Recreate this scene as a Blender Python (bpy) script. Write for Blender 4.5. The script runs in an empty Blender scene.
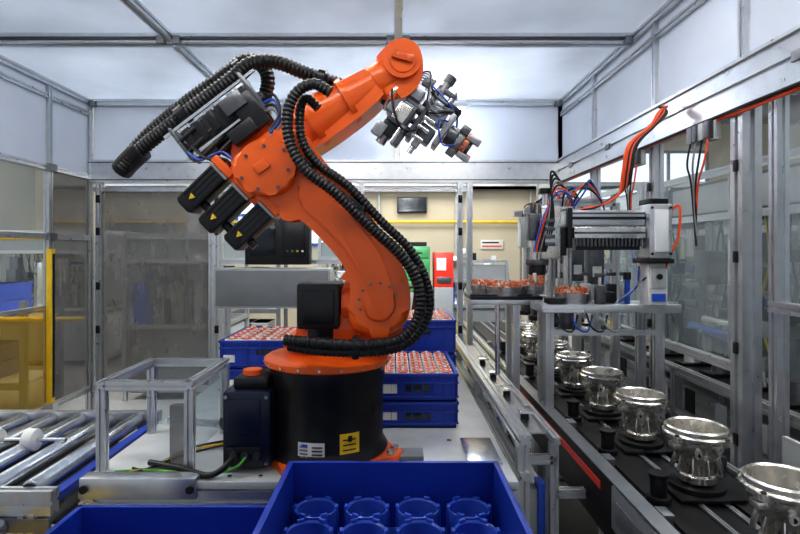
import bpy, bmesh, math, random
from mathutils import Vector, Matrix, Euler
random.seed(7)
scn = bpy.context.scene
F=540.0; H=1.73
def P(px,py,D):
    """measured point of the photo, at real depth D (metres) -> world"""
    return Vector(((px-395)*D/F, D, H-(py-250)*D/F))
# ------------------------------------------------------------ materials
def mat(name,col,rough=0.5,metal=0.0,var=0.12,scale=8,bump=0.0,emit=None,es=0,alpha=None,trans=None,coat=0,stretch=None):
    m=bpy.data.materials.new(name); m.use_nodes=True
    nt=m.node_tree; N=nt.nodes; L=nt.links
    b=N['Principled BSDF']; out=N['Material Output']
    tc=N.new('ShaderNodeTexCoord'); nz=N.new('ShaderNodeTexNoise')
    nz.inputs['Scale'].default_value=scale; nz.inputs['Detail'].default_value=6
    if stretch:
        mp=N.new('ShaderNodeMapping'); mp.inputs['Scale'].default_value=stretch
        L.new(tc.outputs['Object'],mp.inputs['Vector']); L.new(mp.outputs['Vector'],nz.inputs['Vector'])
    else: L.new(tc.outputs['Object'],nz.inputs['Vector'])
    rp=N.new('ShaderNodeValToRGB'); L.new(nz.outputs['Fac'],rp.inputs['Fac'])
    rp.color_ramp.elements[0].position=.3; rp.color_ramp.elements[1].position=.7
    rp.color_ramp.elements[0].color=(*[c*(1-var) for c in col],1)
    rp.color_ramp.elements[1].color=(*[min(1,c*(1+var)) for c in col],1)
    L.new(rp.outputs['Color'],b.inputs['Base Color'])
    mr=N.new('ShaderNodeMapRange'); mr.inputs['To Min'].default_value=max(.03,rough-.07); mr.inputs['To Max'].default_value=rough+.07
    L.new(nz.outputs['Fac'],mr.inputs['Value']); L.new(mr.outputs['Result'],b.inputs['Roughness'])
    b.inputs['Metallic'].default_value=metal
    b.inputs['Coat Weight'].default_value=coat
    if bump:
        bp=N.new('ShaderNodeBump'); bp.inputs['Strength'].default_value=bump; bp.inputs['Distance'].default_value=.01
        L.new(nz.outputs['Fac'],bp.inputs['Height']); L.new(bp.outputs['Normal'],b.inputs['Normal'])
    if emit: b.inputs['Emission Color'].default_value=(*emit,1); b.inputs['Emission Strength'].default_value=es
    if alpha is not None:   # thin clear sheet
        tr=N.new('ShaderNodeBsdfTransparent'); tr.inputs['Color'].default_value=(*[.55+.45*c for c in col],1)
        mx=N.new('ShaderNodeMixShader'); mx.inputs['Fac'].default_value=alpha
        L.new(tr.outputs[0],mx.inputs[1]); L.new(b.outputs[0],mx.inputs[2]); L.new(mx.outputs[0],out.inputs['Surface'])
    if trans is not None:
        tl=N.new('ShaderNodeBsdfTranslucent'); L.new(rp.outputs['Color'],tl.inputs['Color'])
        mx=N.new('ShaderNodeMixShader'); mx.inputs['Fac'].default_value=trans
        L.new(b.outputs[0],mx.inputs[1]); L.new(tl.outputs[0],mx.inputs[2]); L.new(mx.outputs[0],out.inputs['Surface'])
    return m
ALU=mat('aluminium_profile',(.62,.64,.66),.30,.80,.06,20)
ALUD=mat('aluminium_dark',(.24,.25,.27),.40,.7,.1,20)
STEEL=mat('brushed_steel',(.70,.71,.72),.24,.92,.06,30)
CAST=mat('cast_aluminium',(.76,.73,.67),.27,.92,.08,14)
TOOLM=mat('tool_aluminium',(.36,.365,.38),.32,.8,.15,30)
GUN=mat('gunmetal',(.14,.145,.155),.32,.8,.15,30)
ORANGE=mat('orange_paint',(.84,.135,.013),.30,0,.05,6,0,coat=.15)
BLACK=mat('black_plastic',(.012,.012,.014),.42,0,.2,20)
BLKM=mat('black_metal',(.020,.020,.023),.30,.3,.2,14)
NAVY=mat('navy_housing',(.008,.013,.035),.35,0,.2,14)
RUB=mat('black_rubber',(.010,.010,.011),.42,0,.2,50)
GROOVE=mat('profile_groove',(.08,.085,.09),.6,.3)
BLUE=mat('blue_crate_plastic',(.014,.052,.38),.36,0,.12,5)
BLUE2=mat('blue_clear_plastic',(.07,.16,.70),.16,0,.1,12,alpha=.68)
BLUEL=mat('blue_insert_plastic',(.035,.10,.52),.3,0,.1,12)
WHITE=mat('white_panel',(.78,.80,.83),.5,0,.04,2)
WPL=mat('white_plastic',(.72,.72,.71),.4)
GREY=mat('grey_paint',(.22,.235,.245),.45,0,.1,4)
LGREY=mat('light_grey_paint',(.46,.48,.48),.4,0,.1,5)
PLATE=mat('table_plate',(.62,.64,.64),.32,.25,.10,7)
ROOF=mat('roof_translucent',(.60,.63,.68),.40,0,.14,1.4,trans=.5)
UPANEL=mat('upper_panel_translucent',(.70,.74,.81),.4,0,.07,1.4,trans=.5)
ACRYL=mat('clear_acrylic',(.80,.86,.88),.04,0,.02,3,alpha=.10)
FROST=mat('scratched_acrylic',(.34,.335,.32),.18,0,.10,7,alpha=.42,stretch=(2,2,.8))
YACR=mat('yellow_acrylic',(.66,.48,.07),.15,0,.1,3,alpha=.32)
YELLOW=mat('yellow_paint',(.88,.58,.03),.4)
RED=mat('red_plastic',(.70,.03,.015),.4)
REDH=mat('red_hose',(.82,.10,.025),.3)
BLUH=mat('blue_hose',(.02,.09,.50),.3)
GREYH=mat('grey_hose',(.25,.26,.27),.35)
GREENH=mat('green_wire',(.12,.42,.05),.4)
GREEN=mat('green_paint',(.05,.25,.09),.45)
COPPER=mat('copper_winding',(.74,.27,.14),.3,.55,.35,90,.4)
CREAM=mat('cream_plastic',(.84,.79,.74),.4)
CONC=mat('floor_concrete',(.28,.275,.27),.25,0,.15,1.5,.05)
WALLB=mat('beige_wall',(.56,.51,.40),.8,0,.08,1.0)
WALLG=mat('grey_wall',(.44,.44,.41),.8,0,.08,1.0)
CEILM=mat('hall_ceiling',(.40,.40,.40),.8,0,.08,1.0)
LAMP=mat('lamp_diffuser',(.9,.9,.9),.5,0,0,1,emit=(1,.98,.95),es=18)
GLOW=mat('daylight_glazing',(.8,.85,.9),.3,0,.03,1,emit=(.8,.9,1),es=1.0)
ROLL=mat('zinc_roller',(.60,.63,.67),.22,.9,.1,25)
SCREEN=mat('dark_screen',(.015,.022,.03),.12)
# ------------------------------------------------------------ builder
class B:
    def __init__(s,name): s.name=name; s.bm=bmesh.new(); s.m=[]
    def mi(s,m):
        if m not in s.m: s.m.append(m)
        return s.m.index(m)
    def _fin(s,verts,m,bev=0,seg=2,edges=None):
        i=s.mi(m); fs=set(f for v in verts for f in v.link_faces)
        for f in fs: f.material_index=i; f.smooth=True
        if bev>0:
            es=edges if edges is not None else list(set(e for v in verts for e in v.link_edges))
            bmesh.ops.bevel(s.bm,geom=es,offset=bev,segments=seg,profile=.5,affect='EDGES',clamp_overlap=True,material=i)
    def box(s,c,size,m,rot=None,bev=0):
        M=Matrix.Translation(Vector(c))
        if rot is not None: M=M@(rot if isinstance(rot,Matrix) else Euler(rot).to_matrix().to_4x4())
        M=M@Matrix.Diagonal((*size,1))
        v=bmesh.ops.create_cube(s.bm,size=1,matrix=M)['verts']
        s._fin(v,m,bev)
    def bb(s,x0,x1,y0,y1,z0,z1,m,bev=0):
        s.box(((x0+x1)/2,(y0+y1)/2,(z0+z1)/2),(abs(x1-x0),abs(y1-y0),abs(z1-z0)),m,None,bev)
    def frame(s,d):
        d=d.normalized(); up=Vector((0,0,1)) if abs(d.z)<.95 else Vector((0,1,0))
        u=up.cross(d).normalized(); v=d.cross(u); return u,v
    def cyl(s,p1,p2,r,m,r2=None,seg=20,bev=0):
        p1=Vector(p1);p2=Vector(p2); r2=r if r2 is None else r2
        u,v=s.frame(p2-p1)
        A=[];Bq=[]
        for i in range(seg):
            a=2*math.pi*i/seg; o=u*math.cos(a)+v*math.sin(a)
            A.append(s.bm.verts.new(p1+o*r)); Bq.append(s.bm.verts.new(p2+o*r2))
        for i in range(seg):
            j=(i+1)%seg; s.bm.faces.new((A[i],A[j],Bq[j],Bq[i]))
        c1=s.bm.faces.new(A[::-1]); c2=s.bm.faces.new(Bq)
        s._fin(A+Bq,m,bev,2,list(c1.edges)+list(c2.edges) if bev else None)
    def lathe(s,o,prof,m,axis=(0,0,1),seg=32):
        o=Vector(o); d=Vector(axis).normalized(); u,v=s.frame(d)
        rings=[]; allv=[]
        for r,z in prof:
            ring=[]
            for i in range(seg):
                a=2*math.pi*i/seg
                ring.append(s.bm.verts.new(o+d*z+(u*math.cos(a)+v*math.sin(a))*max(r,1e-4)))
            rings.append(ring); allv+=ring
        for k in range(len(rings)-1):
            for i in range(seg):
                j=(i+1)%seg; s.bm.faces.new((rings[k][i],rings[k][j],rings[k+1][j],rings[k+1][i]))
        s._fin(allv,m)
    def tube(s,pts,r,m,seg=12,sub=8,corr=0,cr=None):
        pts=[Vector(p) for p in pts]; out=[]
        n=len(pts)
        for i in range(n-1):
            p0=pts[max(i-1,0)];p1=pts[i];p2=pts[i+1];p3=pts[min(i+2,n-1)]
            for k in range(sub):
                t=k/sub
                out.append(.5*((2*p1)+(p2-p0)*t+(2*p0-5*p1+4*p2-p3)*t*t+(3*p1-p0-3*p2+p3)*t**3))
        out.append(pts[-1])
        if corr:  # resample evenly
            L=[0]
            for i in range(1,len(out)): L.append(L[-1]+(out[i]-out[i-1]).length)
            cnt=max(4,int(L[-1]/corr)); res=[]; k=0
            for q in range(cnt+1):
                t=L[-1]*q/cnt
                while k<len(L)-2 and L[k+1]<t: k+=1
                f=(t-L[k])/max(1e-9,L[k+1]-L[k]); res.append(out[k].lerp(out[k+1],min(1,max(0,f))))
            out=res
        rings=[];allv=[]; u=None
        for i,p in enumerate(out):
            d=(out[min(i+1,len(out)-1)]-out[max(i-1,0)]).normalized()
            if u is None: u,_=s.frame(d)
            u=(u-d*u.dot(d)).normalized(); v=d.cross(u)
            rr=r*(cr or .86) if (corr and i%2) else r
            ring=[s.bm.verts.new(p+(u*math.cos(2*math.pi*a/seg)+v*math.sin(2*math.pi*a/seg))*rr) for a in range(seg)]
            rings.append(ring); allv+=ring
        for k in range(len(rings)-1):
            for i in range(seg):
                j=(i+1)%seg; s.bm.faces.new((rings[k][i],rings[k][j],rings[k+1][j],rings[k+1][i]))
        s.bm.faces.new(rings[0][::-1]); s.bm.faces.new(rings[-1])
        s._fin(allv,m)
    def poly(s,pts,vec,m,bev=0,seg=3):
        """closed outline of 3D points extruded by vec"""
        vec=Vector(vec)
        A=[s.bm.verts.new(Vector(p)) for p in pts]; Q=[s.bm.verts.new(Vector(p)+vec) for p in pts]
        n=len(A)
        for i in range(n):
            j=(i+1)%n; s.bm.faces.new((A[i],A[j],Q[j],Q[i]))
        c1=s.bm.faces.new(A[::-1]); c2=s.bm.faces.new(Q)
        s._fin(A+Q,m,bev,seg,list(c1.edges)+list(c2.edges) if bev else None)
    def prof(s,p1,p2,w=.04,h=None,m=None,up=None):
        h=h or w; m=m or ALU; p1=Vector(p1);p2=Vector(p2); d=(p2-p1)
        u,v=s.frame(d)
        g=.13*min(w,h); dp=.2*min(w,h); a=w/2;b=h/2
        q=[(-a,-b),(-g,-b),(-g,-b+dp),(g,-b+dp),(g,-b),(a,-b),(a,-g),(a-dp,-g),(a-dp,g),(a,g),(a,b),(g,b),(g,b-dp),(-g,b-dp),(-g,b),(-a,b),(-a,g),(-a+dp,g),(-a+dp,-g),(-a,-g)]
        s.poly([p1+u*x+v*y for x,y in q],d,m)
    def text(s,t,size,M,m):
        cu=bpy.data.curves.new('t','FONT'); cu.body=t; cu.size=size; cu.align_x='CENTER'; cu.align_y='CENTER'; cu.extrude=.001; cu.resolution_u=3
        o=bpy.data.objects.new('t',cu); scn.collection.objects.link(o)
        me=bpy.data.meshes.new_from_object(o); me.transform(M)
        k=len(s.bm.faces); s.bm.from_mesh(me); s.bm.faces.ensure_lookup_table(); i=s.mi(m)
        for f in s.bm.faces[k:]: f.material_index=i
        bpy.data.objects.remove(o); bpy.data.curves.remove(cu); bpy.data.meshes.remove(me)
    def done(s):
        bmesh.ops.recalc_face_normals(s.bm,faces=s.bm.faces[:])
        me=bpy.data.meshes.new(s.name)
        xs=[v.co for v in s.bm.verts]
        c=Vector(((min(v.x for v in xs)+max(v.x for v in xs))/2,(min(v.y for v in xs)+max(v.y for v in xs))/2,min(v.z for v in xs)))
        bmesh.ops.translate(s.bm,verts=s.bm.verts[:],vec=-c)
        s.bm.to_mesh(me); s.bm.free()
        for m in s.m: me.materials.append(m)
        try: me.set_sharp_from_angle(angle=math.radians(32))
        except Exception: pass
        o=bpy.data.objects.new(s.name,me); o.location=c; scn.collection.objects.link(o); return o
def smooth_poly(pts,sub=4):
    n=len(pts);out=[]
    for i in range(n):
        p0,p1,p2,p3=pts[(i-1)%n],pts[i],pts[(i+1)%n],pts[(i+2)%n]
        for k in range(sub):
            t=k/sub
            out.append(tuple(.5*((2*p1[c])+(p2[c]-p0[c])*t+(2*p0[c]-5*p1[c]+4*p2[c]-p3[c])*t*t+(3*p1[c]-p0[c]-3*p2[c]+p3[c])*t**3) for c in (0,1)))
    return out
dg=math.radians
# ------------------------------------------------------------ hall shell
def slab(name,x0,x1,y0,y1,z0,z1,m):
    b=B(name); b.bb(x0,x1,y0,y1,z0,z1,m); return b.done()
slab('floor',-8,8,-3,12,-.1,0,CONC)
slab('wall_back',-8,8,12,12.15,0,5.2,WALLB)
slab('wall_left',-8.15,-8,-3,12,0,5.2,WALLG)
slab('wall_right',8,8.15,-3,12,0,5.2,WALLG)
slab('ceiling',-8,8,-3,12,5.2,5.3,CEILM)
def window(n,c,w,h,axis):
    b=B('window_%d'%n); x,y,z=c
    if axis=='y':
        b.bb(x-w/2,x+w/2,y-.02,y,z-h/2,z+h/2,GLOW)
        for k in range(5): b.bb(x-w/2+k*w/4-.03,x-w/2+k*w/4+.03,y-.07,y,z-h/2,z+h/2,BLUH if n==2 else ALUD)
        for k in (-1,0,1): b.bb(x-w/2,x+w/2,y-.06,y,z+k*h/2-.03,z+k*h/2+.03,BLUH if n==2 else ALUD)
    else:
        b.bb(x,x+.02,y-w/2,y+w/2,z-h/2,z+h/2,GLOW)
        for k in range(6): b.bb(x,x+.07,y-w/2+k*w/5-.03,y-w/2+k*w/5+.03,z-h/2,z+h/2,ALUD)
        for k in (-1,0,1): b.bb(x,x+.06,y-w/2,y+w/2,z+k*h/2-.03,z+k*h/2+.03,ALUD)
    return b.done()
window(1,(-8,6.5,3.2),6,1.6,'x')
window(2,(-2.2,12,2.5),2.6,1.3,'y')
window(3,(5.2,12,3.2),3.4,1.4,'y')
b=B('door_1'); yy=11.99; b.bb(-6.2,-5.0,yy-.06,yy,.0,2.3,GREY); b.bb(-6.3,-6.2,yy-.09,yy,0,2.4,ALUD); b.bb(-5,-4.9,yy-.09,yy,0,2.4,ALUD); b.bb(-6.3,-4.9,yy-.09,yy,2.3,2.4,ALUD); b.cyl((-5.1,yy-.06,1.05),(-5.1,yy-.12,1.05),.03,STEEL); b.done()
b=B('wall_conduits')
for x in (-.35,1.35,1.45,3.0,3.15): b.cyl((x,11.93,0),(x,11.93,4.0),.03,LGREY,seg=10)
b.bb(-7.5,7.5,11.75,11.98,3.05,3.12,ALUD); b.bb(-7.5,7.5,11.75,11.77,3.05,3.18,ALU); b.cyl((-7.5,11.9,2.35),(7.5,11.9,2.35),.03,YELLOW,seg=10); b.done()
b=B('structural_column')
for x in (-3.9,2.9): b.bb(x-.12,x+.12,10.4,10.42,0,5.2,LGREY); b.bb(x-.12,x+.12,10.6,10.62,0,5.2,LGREY); b.bb(x-.01,x+.01,10.42,10.6,0,5.2,LGREY); b.bb(x-.14,x+.14,10.38,10.64,0,1.0,YELLOW)
b.done()
# ------------------------------------------------------------ cell frame
XL=-2.82; XR=1.54; YB=5.0; ZT=3.12
b=B('robot_cell_frame')
for y in (.6,2.1,3.5,YB): b.prof((XL,y,ZT-.03),(XR,y,ZT-.03),.06 if y==YB else .09,.06)
b.bb(XL,XR,3.44,3.455,ZT-.045,ZT-.03,GROOVE)
for x in (XL,-1.445,0.02,XR): b.prof((x,.6,ZT-.03),(x,YB,ZT-.03),.05)
for x in (XL,XR): b.prof((x,.6,ZT-.14),(x,YB,ZT-.14),.04)
# gantry header, right + back
b.prof((XR,.6,2.455),(XR,YB,2.455),.08,.20)
b.bb(XR-.055,XR-.04,.6,YB,2.545,2.56,ALU); b.bb(XR-.055,XR-.04,.6,YB,2.35,2.365,ALU)
b.bb(XL,XR,YB-.04,YB+.04,2.35,2.56,ALU)
for z in (2.375,2.535): b.bb(XL,XR,YB-.046,YB-.038,z-.004,z+.004,GROOVE)
for y in (2.0,3.8,4.6): b.box((XR-.045,y,2.455),(.012,.07,.04),ALUD,None,.003)
# right wall posts
for y,w in ((2.37,.085),(3.18,.06),(4.15,.06),(YB,.06),(.75,.08)):
    b.prof((XR,y,0),(XR,y,2.36),w); b.prof((XR,y,2.55),(XR,y,ZT-.05),.045)
b.prof((XR+.01,2.18,0),(XR+.01,2.18,2.36),.05)
for z in (.62,1.5): b.prof((XR,.75,z),(XR,2.2,z),.045)
for z in (.62,1.2): b.prof((XR,2.4,z),(XR,YB,z),.04)
b.bb(XR-.02,XR,.85,2.12,.64,1.0,LGREY)
for z in (.9,1.3,1.7,2.1):
    for y in (2.37,3.18): b.box((XR-.045,y,z),(.01,.03,.05),BLKM,None,.002)
# back posts
for x in (XL+.0,XL+.09,-1.69,-1.64,-.31,.60,.69): b.prof((x,YB,0),(x,YB,2.36),.05,.07)
for x in (XL,-1.445,.02,XR): b.prof((x,YB,2.55),(x,YB,ZT),.045)
b.prof((XL,YB,.45),(-1.65,YB,.45),.05)
b.prof((XL,YB,2.29),(.69,YB,2.29),.04)
b.prof((-1.65,YB,1.62),(-.31,YB,1.62),.04)
for z in (1.0,1.4,1.9,2.2):
    for x in (.60,XL+.09,-1.64): b.box((x,YB-.04,z),(.035,.012,.07),BLKM,None,.003)
# left wall
for y in (3.0,4.39,YB-.02): b.prof((XL,y,0),(XL,y,ZT-.05),.05)
for z in (.45,1.27,1.84,2.40): b.prof((XL,3,z),(XL,4.39 if z==1.27 else YB,z),.045 if z!=1.27 else .03)
for z in (2.40,1.84): b.box((XL+.03,4.39,z),(.03,.10,.06),ALUD)
for y in (3.5,YB):
    for x in (XL,-1.445,.02,XR):
        for sg in (-1,1):
            if XL<x+sg*.06<XR: b.box((x+sg*.05,y-.05,ZT-.05),(.05,.05,.05),ALUD,None,.004)
b.done()
b=B('cell_roof_panels')
for x0,x1 in ((XL,-1.445),(-1.445,.02),(.02,XR)):
    for y0,y1 in ((.6,2.1),(2.1,3.5),(3.5,YB)): b.bb(x0+.01,x1-.01,y0+.01,y1-.01,ZT+.002,ZT+.008,ROOF)
b.done()
b=B('cell_upper_panels')
for x0,x1 in ((XL,-1.445),(-1.445,.02),(.02,XR)): b.bb(x0+.03,x1-.03,YB,YB+.006,2.56,ZT-.05,UPANEL)
for y0,y1 in ((.75,2.37),(2.37,3.18),(3.18,4.15),(4.15,YB)): b.bb(XR,XR+.006,y0+.03,y1-.03,2.57,ZT-.05,UPANEL)
for y0,y1 in ((3,4.39),(4.39,YB)): b.bb(XL-.006,XL,y0+.03,y1-.03,2.42,ZT-.05,UPANEL)
b.done()
b=B('cell_glazing')
b.bb(XL+.11,-1.72,YB,YB+.005,.48,2.27,FROST)
b.bb(-1.61,-.34,YB,YB+.005,1.64,2.27,ACRYL)
for y0,y1 in ((.8,2.15),(2.42,3.15),(3.21,4.12),(4.18,YB-.03)): b.bb(XR,XR+.004,y0,y1,1.24 if y0>2 else 1.53,2.35,ACRYL)
b.bb(XL,XL+.004,3.03,4.36,1.87,2.38,ACRYL); b.bb(XL,XL+.004,3.03,4.36,1.29,1.81,ACRYL); b.bb(XL,XL+.004,4.42,YB-.04,.48,2.38,FROST)
b.done()
b=B('yellow_safety_screen'); b.bb(XL,XL+.004,3.03,4.36,.48,1.25,YACR); b.done()
b=B('light_curtain_post'); b.bb(XL+.04,XL+.085,4.30,4.35,.50,1.74,YELLOW,.006); b.bb(XL+.086,XL+.088,4.31,4.34,.55,1.7,SCREEN); b.bb(XL+.03,XL+.10,4.29,4.36,0,.51,ALU); b.done()
def lamp(x,y,z,l=1.2):
    b=B('fluorescent_and_added_lamp'); w=.14; a,c=l/2,w/2
    b.bb(x-a,x+a,y-c,y+c,z,z+.05,WPL,.005); b.bb(x-a+.02,x+a-.02,y-c+.02,y+c-.02,z-.02,z,LAMP)
    for k in (-1,1): b.bb(x+k*a*.7-.01,x+k*a*.7+.01,y-.01,y+.01,z+.05,ZT,ALUD)
    return b.done()
lamp(.35,4.78,2.98,.55); 
for x in (-1.9,-.6,.75): lamp(x,1.5,3.0,1.1); lamp(x,2.5,3.0,1.1)  # added lamps, out of view overhead, lighting the robot from the front
b=B('valve_terminal_block')
for y,n in ((2.60,4),(3.34,4)):
    b.bb(1.47,1.498,y-.12,y+.10,2.24,2.34,LGREY,.004)
    for k in range(n): b.bb(1.445,1.47,y-.11+.05*k,y-.07+.05*k,2.25,2.33,[GUN,LGREY,GUN,GREY][k],.003)
    for k in range(n): b.tube([(1.455,y-.09+.05*k,2.25),(1.45,y-.07+.05*k,2.15),(1.47,y+.02+.02*k,2.05),(1.495,y+.08,1.9-.05*k)],.005,[REDH,BLACK,GREYH,BLACK][k],8,6)
b.done()
b=B('cable_harness')
b.tube([(1.485,.9,2.335),(1.485,2.2,2.325),(1.485,3.0,2.338),(1.485,4.9,2.33)],.009,REDH,8,8)
b.tube([(1.47,1.6,2.335),(1.47,2.6,2.338),(1.47,4.9,2.335)],.008,BLACK,8,8)
b.done()
# ------------------------------------------------------------ robot table
b=B('machine_table')
TX0,TX1,TY0,TY1,TZ=-1.2,.47,2.05,4.05,.85
b.bb(TX0,TX1,TY0,TY1,TZ-.03,TZ,PLATE,.004)
for y in (TY0+.03,2.95,TY1-.04): b.prof((TX0,y,TZ-.07),(TX1,y,TZ-.07),.07)
for x in (TX0+.04,-.29,TX1-.04):
    b.prof((x,TY0,TZ-.07),(x,TY1,TZ-.07),.05)
    for y in (TY0+.05,TY1-.06): b.prof((x,y,.02),(x,y,TZ-.08),.08); b.cyl((x,y,0),(x,y,.02),.05,BLKM)
b.prof((TX0,TY0+.04,.25),(TX1,TY0+.04,.25),.05)
b.bb(-1.19,-.75,2.03,2.10,.79,.87,ALU,.004)
for x in (-1.17,-.77): b.cyl((x,2.028,.83),(x,2.02,.83),.015,BLKM)
for i in range(12): b.cyl((-1.0+i*.12,2.09,.85),(-1.0+i*.12,2.09,.857),.009,STEEL,seg=8)
b.bb(.30,.44,2.2,2.5,.85,.862,STEEL,.002); b.bb(.02,.12,2.25,2.35,.85,.87,GREY,.003)
b.prof((-.60,2.62,.865),(-1.15,2.75,.865),.03)
for i in range(6): b.cyl((.25,2.2+.3*i,.85),(.25,2.2+.3*i,.851),.012,BLKM,seg=10)
b.done()
# ------------------------------------------------------------ ROBOT
D0=2.35; XC=(328-395)*D0/F
b=B('industrial_robot_arm')
def R(px,py,D=D0): return P(px,py,D)
ring=[]
for i in range(24):
    a=2*math.pi*i/24+math.pi/24
    r=.33 if (i%6) in (2,3) else .265
    ring.append((XC+r*math.cos(a+.5),D0+r*math.sin(a+.5),.851))
b.poly(ring,(0,0,.03),ORANGE,.006)
for k in range(4):
    a=.5+math.pi/24+2*math.pi*(2.5+6*k)/24
    for da in (-.1,.1):
        c=Vector((XC+.295*math.cos(a+da),D0+.295*math.sin(a+da),.88)); b.cyl(c,c+Vector((0,0,.02)),.016,STEEL,seg=6)
b.lathe((XC,D0,.88),[(0,0),(.255,0),(.26,.01),(.248,.03),(.238,.05),(.24,.27),(.247,.30),(.247,.36),(.235,.372),(0,.372)],BLKM,seg=48)
b.lathe((XC,D0,1.245),[(0,0),(.262,0),(.27,.006),(.27,.028),(.258,.036),(.22,.045),(0,.045)],ORANGE,seg=48)
for k in range(20):
    a=2*math.pi*k/20; c=Vector((XC+.262*math.cos(a),D0+.262*math.sin(a),1.262)); b.cyl(c,c+Vector((.012*math.cos(a),.012*math.sin(a),0)),.006,STEEL,seg=6)
def patch(a0,a1,z0,z1,r,m,n=6):
    for i in range(n):
        t0=a0+(a1-a0)*i/n; t1=a0+(a1-a0)*(i+1)/n
        q=[(XC+r*math.cos(t),D0+r*math.sin(t),z) for t,z in ((t0,z0),(t1,z0),(t1,z1),(t0,z1))]
        b.poly(q,(0.0,-.001,0),m)
patch(dg(-72),dg(-52),.925,1.005,.2415,YELLOW)
for k in range(3): patch(dg(-69),dg(-56),.938+.02*k,.943+.02*k,.2435,BLACK)
patch(dg(-64),dg(-60),.972,.995,.2436,BLACK)
patch(dg(-112),dg(-86),.905,.975,.2415,WPL)
for k in range(4): patch(dg(-110),dg(-102),.913+.014*k,.920+.014*k,.2435,GREY); patch(dg(-98),dg(-88),.913+.014*k,.918+.014*k,.2435,BLACK)
patch(dg(-108),dg(-102),.958,.968,.2437,BLUH)
# base connector / motor block, left
b.bb(XC-.39,XC-.20,2.13,2.40,.87,1.17,NAVY,.012)
b.bb(XC-.36,XC-.22,2.17,2.36,1.17,1.215,BLKM,.01)
b.bb(XC-.37,XC-.24,2.122,2.131,1.0,1.14,NAVY,.003)
b.bb(XC-.375,XC-.235,2.118,2.124,.90,.955,BLKM,.003)
for z in (.89,1.15):
    for x in (XC-.375,XC-.215): b.cyl((x,2.13,z),(x,2.12,z),.008,STEEL,seg=8)
for k in range(3): b.cyl((XC-.34+.045*k,2.128,.925),(XC-.34+.045*k,2.10,.925),.015,GUN,seg=12)
b.cyl((XC-.30,2.25,1.21),(XC-.30,2.25,1.235),.04,ORANGE)
# rotating column (carousel)
pl=smooth_poly([(284,349),(330,351),(392,351),(402,332),(404,300),(394,274),(372,262),(352,270),(338,296),(318,318),(292,332)])
b.poly([R(x,y,2.26) for x,y in pl],(0,.27,0),ORANGE,.02)
b.poly([R(x,y,2.235) for x,y in smooth_poly([(296,349),(345,350),(362,330),(350,312),(325,320),(300,335)])],(0,.10,0),ORANGE,.015)
# axis-2 motor
b.bb(R(303,0).x,R(343,0).x,2.19,2.40,R(0,324).z,R(0,281).z,BLACK,.012)
b.bb(R(308,0).x,R(338,0).x,2.18,2.20,R(0,318).z,R(0,288).z,BLKM,.006)
b.cyl(R(322,322,2.28),R(322,338,2.28),.07,BLKM)
b.cyl(R(343,304,2.28),R(356,304,2.28),.07,ORANGE)
# lower arm
arm=smooth_poly([(262,136),(286,126),(306,134),(322,158),(356,198),(388,240),(408,280),(409,316),(394,334),(366,336),(348,322),(350,294),(346,270),(322,240),(292,214),(262,206),(244,188),(244,156)])
b.poly([R(x,y,2.14) for x,y in arm],(0,.13,0),ORANGE,.034,5)
inn=smooth_poly([(312,172),(348,212),(376,248),(388,276),(396,306),(384,322),(366,316),(362,288),(352,258),(326,228),(300,204),(298,184)])
b.poly([R(x,y,2.128) for x,y in inn],(0,.03,0),ORANGE,.012,3)
def disc(px,py,D,r,t,m,bev=.006,seg=40): 
    c=R(px,py,D); b.cyl(c,c-Vector((0,t,0)),r,m,seg=seg,bev=bev)
for k in range(7):
    a=2*math.pi*k/12+.4; c=R(378,302,2.128)+Vector((.075*math.cos(a),0,.075*math.sin(a))); b.cyl(c,c-Vector((0,.006,0)),.006,GUN,seg=6)
# elbow
disc(276,164,2.55,.115,.32,ORANGE,.02)
el=smooth_poly([(238,152),(262,138),(288,142),(296,162),(288,188),(262,196),(240,186),(232,168)])
b.poly([R(x,y,2.10) for x,y in el],(0,.06,0),ORANGE,.018,4)
for px,py in ((246,156),(264,146),(284,150),(288,170),(278,187),(258,189),(242,178)): c=R(px,py,2.10); b.cyl(c,c-Vector((0,.007,0)),.007,GUN,seg=6)
b.box(R(262,166,2.095),(.06,.012,.04),ORANGE,(0,dg(-35),0),.004)
# forearm casting
fa=smooth_poly([(230,162),(250,142),(280,120),(316,98),(350,76),(376,66),(388,78),(384,94),(360,116),(330,138),(300,158),(262,196),(240,192),(228,176)])
b.poly([R(x,y,2.26) for x,y in fa],(0,.20,0),ORANGE,.045,5)
b.cyl(R(302,129,2.33),R(378,82,2.33),.115,ORANGE,.072,seg=40,bev=.01)
b.cyl(R(345,103,2.33),R(350,100,2.33),.105,ORANGE,seg=40,bev=.004)
b.cyl(R(310,124,2.33),R(316,120,2.33),.122,ORANGE,seg=40,bev=.004)
# wrist
b.cyl(R(374,85,2.33),R(392,73,2.33),.080,ORANGE,seg=32,bev=.01)
wr=smooth_poly([(372,68),(384,48),(402,41),(418,47),(423,62),(421,80),(410,94),(394,100),(380,94)])
b.poly([R(x,y,2.27) for x,y in wr],(0,.15,0),ORANGE,.03,4)
disc(402,61,2.28,.082,.04,ORANGE,.012); disc(403,59,2.24,.055,.006,ORANGE,.003)
b.box(R(403,56,2.222),(.088,.006,.034),BLKM,(0,dg(15),0),.002)
b.text('KUKA',.034,Matrix.Translation(R(403,56,2.216))@Euler((math.pi/2,dg(15),0)).to_matrix().to_4x4(),ORANGE)
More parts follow.
